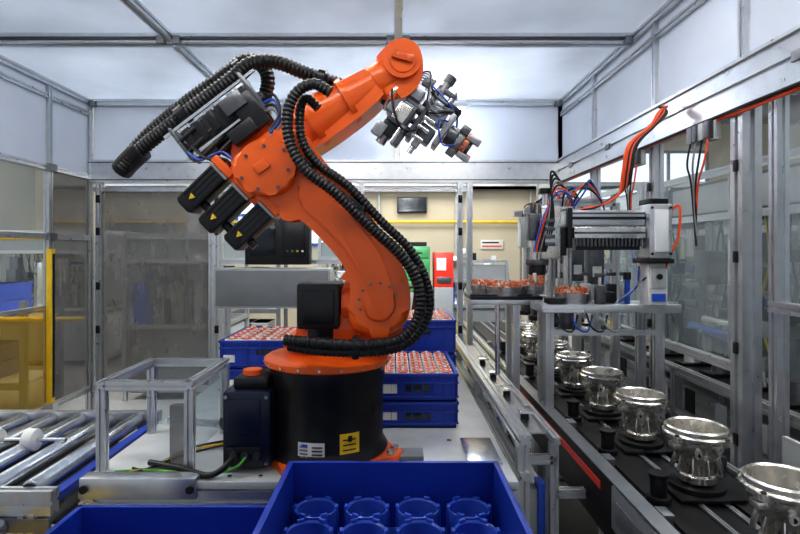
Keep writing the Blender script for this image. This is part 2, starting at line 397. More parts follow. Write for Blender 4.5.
# rear housing & three wrist motors
hs=smooth_poly([(224,170),(248,146),(268,160),(290,186),(282,206),(262,212),(240,190)])
b.poly([R(x,y,2.16) for x,y in hs],(0,.32,0),ORANGE,.02)
md=(R(188,207)-R(230,166)).normalized(); mq=Vector((-md.z,0,md.x))
rot=Matrix(((md.x,0,mq.x,0),(0,1,0,0),(md.z,0,mq.z,0),(0,0,0,1)))
for (cx,cy,l) in ((208,187,.235),(229,207,.235),(254,224,.235)):
    c=R(cx,cy,2.20)
    b.box(c,(l,.105,.084),BLACK,rot,.010)
    b.box(c-md*(l/2-.01),(.035,.125,.104),ORANGE,rot,.006)
    b.box(c-md*(l/2-.035),(.012,.115,.094),TOOLM,rot,.002)
    b.box(c+md*(l/2-.01),(.03,.09,.068),BLKM,rot,.006)
    for q in (-.03,-.01,.01,.03): b.box(c+mq*q+Vector((0,-.0535,0)),(l*.7,.004,.006),BLKM,rot)
    t=c+md*.065+Vector((0,-.056,0))
    b.poly([t+md*.014,t-md*.010+mq*.013,t-md*.010-mq*.013],(0,-.0015,0),YELLOW)
    b.cyl(c+mq*.04+md*.06,c+mq*.07+md*.06,.018,BLKM,seg=12)
# ribbon / valve bracket on top of elbow
bd=(R(262,86)-R(178,150)).normalized(); bq=Vector((-bd.z,0,bd.x)); bq=bq if bq.z>0 else -bq
rot=Matrix(((bd.x,0,bq.x,0),(0,1,0,0),(bd.z,0,bq.z,0),(0,0,0,1)))
c=R(226,122,2.30)
b.box(c,(.34,.18,.10),BLACK,rot,.008)
for i in range(6): b.box(c+bd*(-.15+i*.06)-Vector((0,.094,0)),(.035,.012,.085),BLKM,rot,.003)
for i in range(9): b.box(c+bd*(-.16+i*.04)+bq*.045-Vector((0,.096,0)),(.008,.008,.02),STEEL,rot)
b.box(c+bq*.066-Vector((0,.09,0)),(.46,.012,.012),STEEL,rot); b.box(c-bq*.062-Vector((0,.09,0)),(.42,.012,.010),STEEL,rot)
b.box(c-bq*.10+bd*.04,(.26,.12,.05),BLKM,rot,.005)
b.box(c+bd*.17-Vector((0,.06,0)),(.02,.10,.19),GUN,rot,.004); b.box(c-bd*.19-Vector((0,.06,0)),(.015,.10,.16),GUN,rot,.004)
b.box(c+bd*.08+bq*.0-Vector((0,.11,0)),(.10,.03,.07),GUN,rot,.004)
b.box(R(250,112,2.2),(.10,.03,.16),BLKM,rot,.006)
b.box(R(244,132,2.18),(.12,.05,.06),BLACK,rot,.006)
b.cyl(R(262,130,2.3),R(256,95,2.3),.035,BLKM); b.cyl(R(246,135,2.25),R(240,112,2.25),.03,BLKM)
for px,py in ((185,150),(197,156),(208,158),(176,140)):
    b.tube([R(px+28,py-22,2.22),R(px+10,py-4,2.2),R(px+2,py+3,2.2)],.010,BLACK,8,5)
for i in range(4): b.tube([R(262,100+i*4,2.2),R(274,95+i*5,2.18),R(280,112+i*4,2.16),R(270,130+i*2,2.14)],.006,[BLACK,BLUH,BLACK,GREYH][i],8,6)
b.tube([R(186,150,2.2),R(200,160,2.17),R(222,152,2.17),R(236,164,2.17)],.005,BLUH,8,6)
b.tube([R(192,146,2.2),R(206,158,2.16),R(226,160,2.16),R(232,170,2.17)],.007,BLACK,8,6)
# big corrugated hoses
b.tube([R(124,168,2.30),R(140,150,2.28),R(185,114,2.24),R(230,80,2.22),R(250,64,2.22),R(276,62,2.24),R(310,75,2.28),R(345,86,2.32),R(372,88,2.33)],.032,RUB,16,10,.009,.84)
b.tube([R(128,158,2.36),R(150,133,2.36),R(190,100,2.34),R(228,72,2.34),R(246,60,2.34),R(262,66,2.34),R(268,82,2.34),R(262,105,2.34)],.032,RUB,16,10,.009,.84)
b.tube([R(122,170,2.33),R(130,161,2.31),R(142,150,2.29)],.046,RUB,14,6)
for px,py,qx,qy in ((180,118,187,112),(238,72,244,67),(318,78,325,80)): b.cyl(R(px,py,2.24),R(qx,qy,2.24),.042,BLKM)
H1=[(330,92),(314,84),(297,92),(288,112),(290,142),(306,170),(335,192),(372,228),(402,256),(418,285),(418,318),(398,340),(360,345),(318,343),(284,340)]
b.tube([R(x,y,2.06 if i<12 else 2.04) for i,(x,y) in enumerate(H1)],.023,RUB,16,10,.0085,.84)
H2=[(318,108),(306,98),(300,112),(302,140),(318,164),(348,186),(382,222),(410,250),(427,284),(427,318),(405,345),(365,352),(320,351),(288,346)]
b.tube([R(x,y,2.11 if i<11 else 2.05) for i,(x,y) in enumerate(H2)],.019,RUB,16,10,.0085,.84)
for px,py in ((300,162),(352,205),(408,266)): b.box(R(px+4,py,2.10),(.085,.09,.025),BLKM,(0,dg(38),0),.008)
b.box(R(356,347,2.06),(.03,.07,.085),BLKM,None,.008)
# tool: double gripper
td=(R(478,152)-R(392,92)).normalized(); tq=Vector((-td.z,0,td.x)); tq=tq if tq.z>0 else -tq
rt=Matrix(((td.x,0,tq.x,0),(0,1,0,0),(td.z,0,tq.z,0),(0,0,0,1)))
TS=TOOLM
def T(a,q,y=0): return R(388,92,2.34)+td*a*1.08+tq*q*1.12+Vector((0,y,0))
b.cyl(T(-.03,0),T(.02,0),.058,BLKM); b.cyl(T(.02,0),T(.035,0),.074,STEEL,bev=.003)
b.box(T(.06,0),(.05,.12,.15),TS,rt,.006)
b.box(T(.10,-.045),(.09,.10,.11),GUN,rt,.006); b.box(T(.10,.05),(.07,.10,.05),TS,rt,.004)
b.box(T(.10,-.045,-.055),(.06,.012,.08),CAST,rt,.003)
b.box(T(.09,-.12),(.07,.08,.06),BLKM,rt,.005); b.cyl(T(.09,-.14),T(.09,-.18),.022,TS); b.cyl(T(.13,-.09,-.05),T(.13,-.16,-.05),.012,STEEL)
b.box(T(.06,-.14,-.02),(.05,.05,.06),TS,rt,.004); b.box(T(.14,-.12,-.02),(.035,.07,.09),GUN,rt,.004)
b.cyl(T(.03,.02),T(.26,.02),.024,TS); b.box(T(.17,0),(.022,.15,.24),GUN,rt,.003)
for q in (-.09,-.05,-.01,.03,.08): b.cyl(T(.17,q,-.06),T(.23,q,-.06),.011,STEEL,seg=12); b.cyl(T(.15,q,-.07),T(.165,q,-.07),.014,BLKM,seg=12)
b.box(T(.22,.03),(.07,.09,.08),TS,rt,.006); b.box(T(.22,-.055),(.07,.09,.07),GUN,rt,.006)
b.box(T(.21,-.10,-.02),(.03,.06,.05),TS,rt,.004); b.cyl(T(.21,-.10,-.02),T(.21,-.15,-.02),.012,STEEL)
b.box(T(.275,0),(.025,.13,.17),TS,rt,.004); b.box(T(.26,.075,-.04),(.07,.05,.035),BLKM,rt,.004)
b.cyl(T(.29,0),T(.34,0),.045,GUN,bev=.003); b.cyl(T(.335,0),T(.36,0),.066,TS,bev=.004)
b.cyl(T(.36,0),T(.385,0),.056,COPPER,bev=.003); b.cyl(T(.385,0),T(.40,0),.04,GUN)
for k in range(4):
    a=2*math.pi*k/4+.5; b.box(T(.395,.052*math.cos(a),.055*math.sin(a)),(.06,.022,.026),ORANGE if k==1 else TS,rt,.004); b.box(T(.345,.068*math.cos(a),.068*math.sin(a)),(.04,.03,.03),GUN,rt,.004)
b.cyl(T(.18,.10,-.03),T(.18,.15,-.03),.018,TS); b.cyl(T(.18,.15,-.03),T(.18,.18,-.03),.024,GUN); b.cyl(T(.23,.06,-.03),T(.23,.13,-.03),.014,STEEL); b.box(T(.20,.12,-.03),(.09,.03,.02),GUN,rt,.003)
b.cyl(T(.13,.08,-.04),T(.13,.13,-.04),.012,STEEL); b.box(T(.12,.10,-.05),(.05,.04,.03),GUN,rt,.003)
for i in range(5):
    b.tube([T(.02,.06,-.05+.02*i),T(.10,.10+.01*i,-.06),T(.18,.09-.02*i,-.08),T(.27,.07,-.06),T(.31,.03,-.04)],.0035,[BLUH,BLACK,GREYH,GREYH,BLACK][i],8,6)
b.tube([T(.28,.03,-.05),T(.24,.0,-.10),T(.30,-.06,-.08),T(.34,-.03,-.05)],.0035,BLUH,8,6)
b.tube([T(.02,.0,-.08),T(.07,-.06,-.11),T(.14,-.10,-.09),T(.20,-.06,-.08)],.005,BLACK,8,6)
# trailing base cables belong to the arm
b.tube([(-.90,2.9,.865),(-.86,2.7,.90),(-.78,2.45,.93),(-.70,2.32,.96),(-.672,2.28,.98)],.014,RUB,10,8)
b.tube([(-1.0,2.2,.865),(-.85,2.14,.865),(-.72,2.07,.866),(-.66,2.08,.89),(-.63,2.11,.925)],.012,RUB,10,8)
b.tube([(-1.10,2.12,.86),(-.95,2.14,.858),(-.75,2.09,.858),(-.62,2.08,.89),(-.58,2.105,.925)],.005,GREENH,8,8)
for i in range(3): b.tube([(-1.05,2.10+.03*i,.858),(-.98,2.16,.858),(-.9,2.30+.04*i,.858),(-.75,2.42+.03*i,.858)],.005,[BLACK,YELLOW,BLACK][i],8,8)
for i in range(4): b.tube([(-.55-.03*i,2.62,.862),(-.62,2.70+.03*i,.90+.02*i),(-.74,2.72,.93+.03*i),(-.85,2.78+.03*i,.862)],.010,[RUB,BLACK,RUB,GREYH][i],8,8)
b.done()
# ------------------------------------------------------------ box frame left of robot
b=B('aluminium_guard_frame')
x0,x1,y0,y1,z0,z1=-1.17,-.82,2.16,2.60,.871,1.19
for x in (x0,x1):
    for y in (y0,y1): b.prof((x,y,.851),(x,y,z1-.02),.035)
    b.prof((x,y0-.02,z1),(x,y1+.02,z1),.035)
for y in (y0,y1): b.prof((x0,y,z1),(x1,y,z1),.035)
b.bb(x1-.004,x1,y0+.03,y1-.03,z0+.02,z1-.03,ACRYL); b.bb(x0+.03,x1-.03,y1,y1+.004,z0+.02,z1-.03,ACRYL)
b.bb(x1-.09,x1-.03,y0+.02,y0+.06,.851,1.10,FROST)
b.done()
# ------------------------------------------------------------ roller conveyor
b=B('roller_conveyor')
yz0,yz1=2.0,2.90
for z in (.80,): 
    b.prof((-3.6,yz0,z),(-1.26,yz0,z),.05,.09); b.prof((-3.6,yz1,z+.02),(-1.26,yz1,z+.02),.05,.09)
b.bb(-3.6,-1.26,yz0-.035,yz0-.024,.70,.75,ALUD)
i=0; x=-3.5
while x<-1.3:
    b.cyl((x,yz0+.03,.825),(x,yz1-.03,.825),.038,ROLL,seg=22,bev=.004)
    b.cyl((x,yz0+.02,.825),(x,yz0+.05,.825),.03,BLACK,seg=16)
    if i%2==0: b.bb(x+.055,x+.10,yz0+.03,yz1-.03,.78,.81,BLUE)
    x+=.152; i+=1
for xx in (-1.83,-1.66): b.cyl((xx-.02,2.46,.865),(xx+.03,2.46,.865),.05,WPL,seg=24,bev=.006)
b.cyl((-1.95,2.46,.865),(-1.5,2.46,.865),.01,STEEL)
b.bb(-3.6,-1.26,2.03,2.88,.70,.705,BLKM)
for xx in (-3.5,-2.4,-1.35):
    for y in (yz0,yz1): b.prof((xx,y,.01),(xx,y,.76),.06)
    b.prof((xx,yz0,.3),(xx,yz1,.3),.05)
b.prof((-3.6,1.62,.70),(-1.2,1.62,.70),.05); b.prof((-3.6,1.62,.35),(-1.2,1.62,.35),.05)
x=-3.4
while x<-1.3: b.cyl((x,1.64,.72),(x,1.96,.72),.034,ROLL,seg=16); x+=.14
b.bb(-3.5,-1.3,1.66,1.95,.62,.63,YELLOW)
for xx in (-3.5,-1.25): b.prof((xx,1.6,.0),(xx,1.6,.68),.05)
b.done()
# ------------------------------------------------------------ crates
def crate(x0,x1,y0,y1,z0,z1):
    b=B('blue_plastic_crate'); t=.004; w=.012
    b.bb(x0+w,x1-w,y0+w,y1-w,z0,z0+.006,BLUE)
    b.bb(x0+w,x1-w,y0+w,y0+w+t,z0,z1,BLUE); b.bb(x0+w,x1-w,y1-w-t,y1-w,z0,z1,BLUE)
    b.bb(x0+w,x0+w+t,y0+w,y1-w,z0,z1,BLUE); b.bb(x1-w-t,x1-w,y0+w,y1-w,z0,z1,BLUE)
    for zz,h in ((z1-.014,.014),(z1-.05,.006),(z0+.02,.006)):
        b.bb(x0,x1,y0,y0+w+.002,zz,zz+h,BLUE,.002); b.bb(x0,x1,y1-w-.002,y1,zz,zz+h,BLUE,.002)
        b.bb(x0,x0+w+.002,y0,y1,zz,zz+h,BLUE,.002); b.bb(x1-w-.002,x1,y0,y1,zz,zz+h,BLUE,.002)
    n=7
    for k in range(n+1):
        xx=x0+.02+(x1-x0-.04)*k/n; 
        for yy in (y0+.004,y1-.012): b.bb(xx-.003,xx+.003,yy,yy+.008,z0+.02,z1-.01,BLUE)
    for k in range(n):
        yy=y0+.02+(y1-y0-.04)*k/(n-1)
        for xx in (x0+.004,x1-.012): b.bb(xx,xx+.008,yy-.003,yy+.003,z0+.02,z1-.01,BLUE)
    cx=(x0+x1)/2; b.bb(cx-.06,cx+.06,y0+.006,y0+.010,z1-.09,z1-.055,SCREEN,.001)
    b.bb(x0+.03,x0+.10,y0+.004,y0+.008,z0+.04,z0+.085,WPL)
    return b
def fill(b,x0,x1,y0,y1,z,nx,ny):
    for i in range(nx):
        for j in range(ny):
            x=x0+(x1-x0)*(i+.5)/nx; y=y0+(y1-y0)*(j+.5)/ny; r=min((x1-x0)/nx,(y1-y0)/ny)*.48
            b.lathe((x,y,z),[(r*.8,0),(r*.8,.03),(r,.032),(r,.050),(r*.86,.052),(r*.84,.035)],CREAM,seg=16)
            b.lathe((x,y,z+.03),[(r*.84,0),(r*.80,.026),(r*.42,.026),(r*.36,0)],REDH if (i+j)%3 else COPPER,seg=16)
            b.lathe((x,y,z+.01),[(r*.28,0),(r*.28,.054),(0,.054)],WPL,seg=12)
    b.bb(x0,x1,y0,y1,z-.005,z,BLUE)
crate(-.09,.315,2.66,3.26,.851,.980).done(); c=crate(-.09,.315,2.66,3.26,.982,1.12); fill(c,-.07,.295,2.68,3.24,1.066,5,8); c.done()
crate(-.06,.39,3.42,4.02,.851,1.06).done(); c=crate(-.06,.39,3.42,4.02,1.062,1.285); fill(c,-.04,.37,3.44,4.0,1.238,5,7); c.done()
crate(-1.08,-.50,3.30,3.90,.851,1.00).done(); c=crate(-1.08,-.50,3.30,3.90,1.002,1.175); fill(c,-1.06,-.52,3.32,3.88,1.125,6,6); c.done()
for k in range(4):
    c=crate(-.315,.305,1.17,1.60,.18+.232*k,.41+.232*k)
    if k==3:   # moulded cup insert
        zc=.915; c.bb(-.295,.285,1.19,1.58,zc,zc+.004,BLUEL)
        for i in range(4):
            for j in range(3):
                x=-.222+i*.143; y=1.255+j*.130
                c.lathe((x,y,zc+.004),[(.0,.012),(.046,.012),(.052,.085),(.057,.09),(.060,.088),(.056,0)],BLUE2,seg=28)
                c.lathe((x,y,zc+.004),[(.024,0),(.024,.065),(.018,.068),(.015,.03)],BLUE2,seg=20)
                for q in range(6):
                    a=2*math.pi*q/6; c.box((x+.058*math.cos(a),y+.058*math.sin(a),zc+.055),(.009,.020,.09),BLUEL,(0,0,a),.002)
    c.done()
for k in range(3): crate(-.90,-.345,1.05,1.54,.28+.242*k,.52+.242*k).done()
def dolly(x0,x1,y0,y1,z):
    b=B('crate_dolly'); b.bb(x0,x1,y0,y1,z-.05,z-.002,GREY,.004)
    for x in (x0+.07,x1-.07):
        for y in (y0+.07,y1-.07): b.cyl((x-.015,y,.045),(x+.015,y,.045),.045,RUB); b.bb(x-.03,x+.03,y-.02,y+.02,.08,z-.05,STEEL)
    b.done()
dolly(-.315,.305,1.17,1.60,.178); dolly(-.90,-.345,1.05,1.54,.278)
# ------------------------------------------------------------ right transfer line
b=B('transfer_conveyor')
b.bb(.88,1.46,1.0,7.2,.74,.765,BLKM)
b.bb(.98,1.12,1.0,7.2,.765,.775,RUB); b.bb(1.28,1.42,1.0,7.2,.765,.775,RUB)
for x in (.90,1.15,1.25,1.455): b.prof((x,1.0,.775 if x in(.90,1.455) else .765),(x,7.2,.775 if x in(.90,1.455) else .765),.035 if x in (.9,1.455) else .02)
b.prof((.87,1,.66),(.87,7.2,.66),.06,.12); b.prof((1.45,1,.66),(1.45,7.2,.66),.06,.12)
b.bb(.80,.83,2.0,3.75,.64,.87,BLACK,.004); b.bb(.796,.80,2.1,3.7,.80,.83,RED); b.bb(.80,.86,1.2,3.75,.87,.875,ALUD)
b.bb(.80,.83,1.2,2.0,.70,.86,GREY,.004); b.bb(.795,.80,1.3,1.95,.74,.82,ALUD,.002)
for y in (1.2,2.2,3.3,4.6,6,7.1):
    for x in (.87,1.45): b.prof((x,y,.01),(x,y,.62),.06)
    b.prof((.87,y,.3),(1.45,y,.3),.05)
for k in range(9):
    y=1.4+.5*k; b.bb(1.38,1.44,y-.06,y+.06,.785,.83,GUN,.004); b.cyl((1.41,y,.83),(1.41,y,.88),.012,STEEL); b.bb(.92,.96,y-.05,y+.02,.79,.82,ALUD,.003)
b.done()
b=B('conveyor_side_rack')
for y in (2.25,3.45,4.5):
    b.prof((.53,y,.01),(.53,y,.93),.05); b.prof((.66,y,.01),(.66,y,.93),.035)
    b.prof((.53,y,.86),(.67,y,.86),.035); b.prof((.53,y,.35),(.66,y,.35),.04)
b.prof((.53,2.2,.95),(.53,4.85,.95),.05); b.prof((.53,2.2,.80),(.53,4.85,.80),.04); b.prof((.66,2.2,.95),(.66,4.5,.95),.03); b.prof((.53,2.2,.35),(.53,4.85,.35),.04)
b.bb(.555,.645,2.3,4.4,.945,.952,STEEL)
for y in (2.5,2.9,3.3,3.7): b.cyl((.60,y,.952),(.60,y,.985),.02,BLKM); b.bb(.57,.635,y-.05,y+.05,.985,.995,STEEL,.002)
for k in range(6): b.tube([(.57,2.4+.3*k,.80),(.59,2.5+.3*k,.70),(.59,2.6+.3*k,.74),(.57,2.7+.3*k,.80)],.006,[BLACK,BLUH,BLACK,GREYH,GREYH,BLACK][k],8,6)
b.prof((.67,2.25,.72),(.79,2.25,.72),.035)
b.bb(.60,.63,2.26,2.34,.45,.75,BLUH,.003); b.bb(.56,.64,2.28,2.6,.50,.72,LGREY,.005)
b.done()
def housing(y):
    x=1.2; z=.777
    b=B('cast_motor_housing')
    b.box((x,y,z+.008),(.28,.28,.014),BLKM,None,.004); b.lathe((x,y,z+.014),[(0,0),(.115,0),(.115,.018),(.07,.024),(.07,.03)],BLKM)
    zz=z+.04
    b.lathe((x,y,zz),[(0,0),(.068,0),(.078,.006),(.078,.03),(.070,.038),(.070,.075),(.082,.10),(.104,.135),(.112,.16),(.112,.178),(.134,.182),(.137,.190),(.137,.200),(.128,.206),(.128,.222),(.120,.228),(.112,.222),(.108,.19),(.100,.15)],CAST,seg=48)
    b.lathe((x,y,zz),[(.100,.15),(.072,.10),(.06,.05),(0,.05)],TOOLM,seg=48)
    b.lathe((x,y,zz+.1),[(.045,-.05),(.045,.06),(.03,.065),(.03,-.05)],STEEL,seg=20)
    for k in range(4):
        a=2*math.pi*k/4+.5; c=(x+.136*math.cos(a),y+.136*math.sin(a)); b.cyl((c[0],c[1],zz+.180),(c[0],c[1],zz+.202),.019,CAST,seg=14)
        b.cyl((c[0],c[1],zz+.202),(c[0],c[1],zz+.206),.009,BLKM,seg=8)
    for k in range(10):
        a=2*math.pi*k/10+.3
        b.box((x+.086*math.cos(a),y+.086*math.sin(a),zz+.09),(.020,.006,.10),CAST,(0,-.3,a),.002)
    b.box((x-.11,y-.03,zz+.155),(.04,.05,.025),CAST,None,.006)
    b.cyl((x-.05,y-.10,zz+.14),(x-.055,y-.118,zz+.14),.016,CAST,seg=14); b.cyl((x-.055,y-.118,zz+.14),(x-.056,y-.119,zz+.14),.008,BLKM,seg=10)
    o=b.done(); o.scale=(.90,.90,.96)
    b=B('locating_pin_post'); c=(x-.20,y-.10)
    b.cyl((c[0],c[1],.777),(c[0],c[1],.80),.045,BLKM,seg=20,bev=.003); b.cyl((c[0],c[1],.80),(c[0],c[1],.87),.030,BLACK,seg=20,bev=.003); b.cyl((c[0],c[1],.87),(c[0],c[1],.885),.037,BLKM,seg=20)
    b.done()
for k in range(8): housing(1.66+.49*k)
# ------------------------------------------------------------ pick station over the line
zt=1.44
def stator(b,x,y,r):
    z=zt+.001 if y<3.13 else zt+.021
    p=Vector((x,y,z)); n=18
    b.lathe(p,[(r*.5,0),(r*.95,0),(r*.95,.025),(r,.027),(r,.052),(r*.95,.055),(r*.5,.055),(r*.5,0)],TOOLM,seg=32)
    b.lathe(p,[(r*.56,.055),(r*.60,.072),(r*.86,.072),(r*.90,.055)],COPPER,seg=28)
    for k in range(n):
        a=2*math.pi*k/n; d=Vector((math.cos(a),math.sin(a),0)); q=Vector((-d.y,d.x,0))*r*.12
        b.tube([p+d*r*.92+Vector((0,0,.052))-q,p+d*r*.86+Vector((0,0,.080))-q*.7,p+d*r*.62+Vector((0,0,.080))-q*.4,p+d*r*.56+Vector((0,0,.055))],.0042,COPPER,6,3)
        if k%3==0: b.box(p+d*r*.97+Vector((0,0,.064)),(.004,r*.16,.016),REDH if k%2 else CREAM,(0,0,a),.001)
    b.lathe(p,[(r*.46,.05),(r*.46,.072),(r*.42,.075),(r*.40,.05)],CREAM,seg=24)
b=B('assembly_station')
b.bb(.78,1.52,2.86,3.12,zt-.045,zt,ALU,.004); b.bb(.785,1.0,2.855,2.861,zt-.04,zt-.02,STEEL)
b.bb(.44,.86,3.14,3.45,zt+.0,zt+.02,BLKM,.003); b.bb(.44,.86,3.14,3.45,zt-.03,zt,ALU,.003)
b.bb(.44,.80,3.15,3.18,zt+.02,zt+.030,BLKM)
for x,y in ((.84,2.95),(1.44,2.95),(.84,3.08),(1.40,3.08)): b.prof((x,y,.01),(x,y,zt-.045),.045)
for x,y in ((.72,3.22),(.72,3.40)): b.prof((x,y,.01),(x,y,zt-.03),.04)
b.cyl((.60,3.16,1.0),(.60,3.16,zt-.03),.015,STEEL)
b.prof((.84,2.95,1.28),(1.44,2.95,1.28),.03)
stator(b,.655,3.23,.105); stator(b,.84,3.32,.075); stator(b,.98,2.99,.092); stator(b,.55,3.38,.075)
b.box((1.16,2.98,zt+.03),(.08,.08,.06),BLKM,None,.004)
b.box((.86,2.93,zt+.015),(.08,.09,.03),BLACK,None,.004)
for x,y,m in ((1.10,2.90,GUN),(1.08,3.06,ALU),(1.22,3.05,BLKM),(1.30,3.06,LGREY)):
    b.bb(x-.025,x+.025,y-.02,y+.02,zt,zt+.10,m,.004); b.cyl((x,y,zt+.10),(x,y,zt+.15),.010,STEEL); b.box((x,y,zt+.155),(.05,.03,.02),GUN,None,.003)
for k in range(5): b.tube([(1.2,2.9,zt+.01),(1.25+.02*k,2.87,zt+.06+.02*k),(1.30,2.88,zt+.12),(1.32,2.92,zt+.2)],.005,[BLUH,BLACK,GREYH,GREYH,BLACK][k],8,6)
b.cyl((1.26,2.93,zt),(1.26,2.93,zt+.13),.014,BLUH); b.cyl((1.26,2.93,zt+.13),(1.26,2.93,zt+.17),.02,BLKM)
b.bb(1.46,1.515,2.88,2.98,zt,zt+.008,STEEL)
for i in range(4): b.tube([(.86+.08*i,2.88,zt-.045),(.88+.08*i,2.85,zt-.12),(.94+.08*i,2.86,zt-.14),(.98+.08*i,2.90,zt-.06)],.005,[BLACK,BLUH,BLACK,GREYH][i],8,6)
# vertical support unit
b.bb(1.335,1.435,2.84,2.95,zt,zt+.22,WPL,.006); b.bb(1.35,1.42,2.832,2.841,zt+.02,zt+.06,BLUH); b.bb(1.345,1.425,2.832,2.841,zt+.09,zt+.2,LGREY,.003)
b.cyl((1.385,2.83,zt+.15),(1.385,2.82,zt+.15),.015,BLKM)
b.bb(1.31,1.45,2.80,2.98,zt+.22,zt+.245,BLKM,.003); b.bb(1.32,1.44,2.80,2.96,zt+.245,zt+.53,ALU,.008)
b.bb(1.345,1.415,2.79,2.801,zt+.28,zt+.50,WHITE,.003)
for z in (.27,.51):
    for x in (1.332,1.428): b.cyl((x,2.80,zt+z),(x,2.792,zt+z),.007,BLKM,seg=8)
b.bb(1.33,1.43,2.82,2.95,zt+.53,zt+.56,BLKM,.004)
b.done()
b=B('linear_axis_gripper')
za=zt+.36
b.bb(.90,1.315,2.84,2.94,za+.06,za+.14,ALU,.004); b.bb(.90,1.315,2.832,2.841,za+.09,za+.105,BLKM); b.bb(.90,1.315,2.836,2.841,za+.12,za+.127,GROOVE)
b.bb(.94,1.315,2.83,2.93,za-.01,za+.05,STEEL,.004); b.bb(.94,1.315,2.824,2.831,za+.015,za+.025,GROOVE)
for k in range(18): b.bb(.95+k*.02,.96+k*.02,2.84,2.92,za-.05,za-.01,GUN)
b.bb(.96,1.3,2.87,2.93,za-.07,za-.05,BLKM)
b.bb(.90,.925,2.81,2.95,za-.06,za+.15,BLKM,.003)
b.bb(.72,.90,2.85,2.92,za+.03,za+.06,ALU,.003)
b.bb(.76,.86,2.80,2.90,za-.12,za+.16,CAST,.008); b.bb(.775,.845,2.79,2.80,za-.05,za+.10,ALU,.003)
b.bb(.70,.76,2.82,2.90,za-.02,za+.12,GUN,.006); b.bb(.86,.90,2.83,2.90,za-.10,za+.05,BLKM,.004)
b.cyl((.80,2.85,za+.16),(.80,2.85,za+.23),.022,STEEL); b.box((.80,2.85,za+.24),(.08,.06,.03),BLKM,None,.004)
for k in range(4): b.box((.80,2.786,za-.04+.04*k),(.05,.012,.02),GUN,None,.002)
for k in range(3): b.cyl((.715+.02*k,2.83,za+.12),(.715+.02*k,2.83,za+.17),.007,GUN,seg=8)
b.cyl((.735,2.85,za-.12),(.735,2.85,za-.02),.02,STEEL)
b.cyl((.75,2.85,za-.15),(.75,2.85,za-.12),.06,GUN,bev=.003); b.cyl((.75,2.85,za-.20),(.75,2.85,za-.15),.045,BLKM,bev=.003)
for k in range(3):
    a=k*2.1; b.box((.75+.045*math.cos(a),2.85+.045*math.sin(a),za-.22),(.02,.02,.06),CAST,(0,0,a),.003)
b.cyl((.75,2.85,za-.235),(.75,2.85,za-.20),.04,COPPER)
for i in range(6):
    o=.009*i
    b.tube([(1.46-o,2.90,2.50),(1.40+o,2.87,2.46),(1.34+o*.5,2.84,2.38),(1.22+o,2.82,2.28),(1.19+o,2.82,2.14),(1.17+o,2.83,2.02+o),(1.08,2.85,1.965),(.98,2.86,za+.145)],.007,[REDH,REDH,BLACK,REDH,BLACK,BLACK][i],10,8)
for i in range(7):
    b.tube([(.95,2.86,za+.15),(.90-.012*i,2.80,za+.22+.018*i),(.83-.004*i,2.80,za+.22+.012*i),(.76+.01*i,2.79,za+.08),(.72+.01*i,2.80,za-.08)],.005,[BLUH,REDH,BLACK,GREYH,BLACK,BLACK,BLACK][i],8,8)
b.tube([(1.44,2.86,za+.12),(1.49,2.83,za+.16),(1.48,2.82,za+.0),(1.44,2.83,za-.1),(1.42,2.86,za-.22)],.007,REDH,10,8)
b.done()
def press(y):
    b=B('pneumatic_press_unit'); x=1.40
    b.prof((1.49,y,.80),(1.49,y,2.05),.05); b.prof((1.05,y,2.05),(1.49,y,2.05),.05)
    b.bb(1.10,1.22,y-.06,y+.06,1.75,2.02,LGREY,.006); b.cyl((1.16,y,1.35),(1.16,y,1.75),.022,STEEL); b.cyl((1.12,y+.03,1.4),(1.12,y+.03,1.75),.01,STEEL); b.cyl((1.20,y+.03,1.4),(1.20,y+.03,1.75),.01,STEEL)
    b.bb(1.08,1.24,y-.07,y+.07,1.33,1.36,ALU,.004); b.cyl((1.16,y,1.2),(1.16,y,1.33),.05,GUN,bev=.004); b.cyl((1.16,y,1.16),(1.16,y,1.2),.07,BLKM,bev=.004)
    b.bb(1.30,1.40,y-.05,y+.05,1.5,1.75,GUN,.006); b.bb(1.40,1.47,y-.02,y+.02,1.6,1.64,ALU); b.bb(1.32,1.38,y-.056,y-.05,1.55,1.62,LGREY)
    for i in range(5): b.tube([(1.12+.02*i,y-.04,2.02),(1.14+.03*i,y-.08,2.12),(1.30,y-.07,2.13+.015*i),(1.40,y-.06,1.98),(1.36,y-.05,1.75)],.006,[BLACK,GREYH,REDH,BLACK,BLUH][i],8,6)
    b.done()
for y in (3.66,4.04,4.41,4.78): press(y)
# ------------------------------------------------------------ back-wall equipment
b=B('control_terminal')
b.bb(-1.33,-.76,4.78,4.94,1.60,2.03,BLACK,.01); b.bb(-1.28,-1.06,4.77,4.781,1.68,1.97,SCREEN,.003); b.bb(-1.0,-.80,4.765,4.781,1.66,1.99,BLKM,.008)
for k in range(4): b.cyl((-.95+.045*k,4.765,1.72),(-.95+.045*k,4.752,1.72),.010,[GUN,GREEN,YELLOW,WPL][k],seg=12)
b.cyl((-1.15,4.86,2.03),(-1.15,4.86,2.25),.03,ALUD)
b.done()
b=B('electrical_enclosure')
b.bb(-1.58,-.56,4.70,4.94,1.22,1.57,LGREY,.01); b.bb(-1.56,-.58,4.692,4.701,1.24,1.55,GREY,.004)
b.cyl((-.62,4.69,1.4),(-.62,4.67,1.4),.02,BLKM); b.prof((-1.5,4.83,0),(-1.5,4.83,1.22),.05); b.prof((-.62,4.83,0),(-.62,4.83,1.22),.05)
b.done()
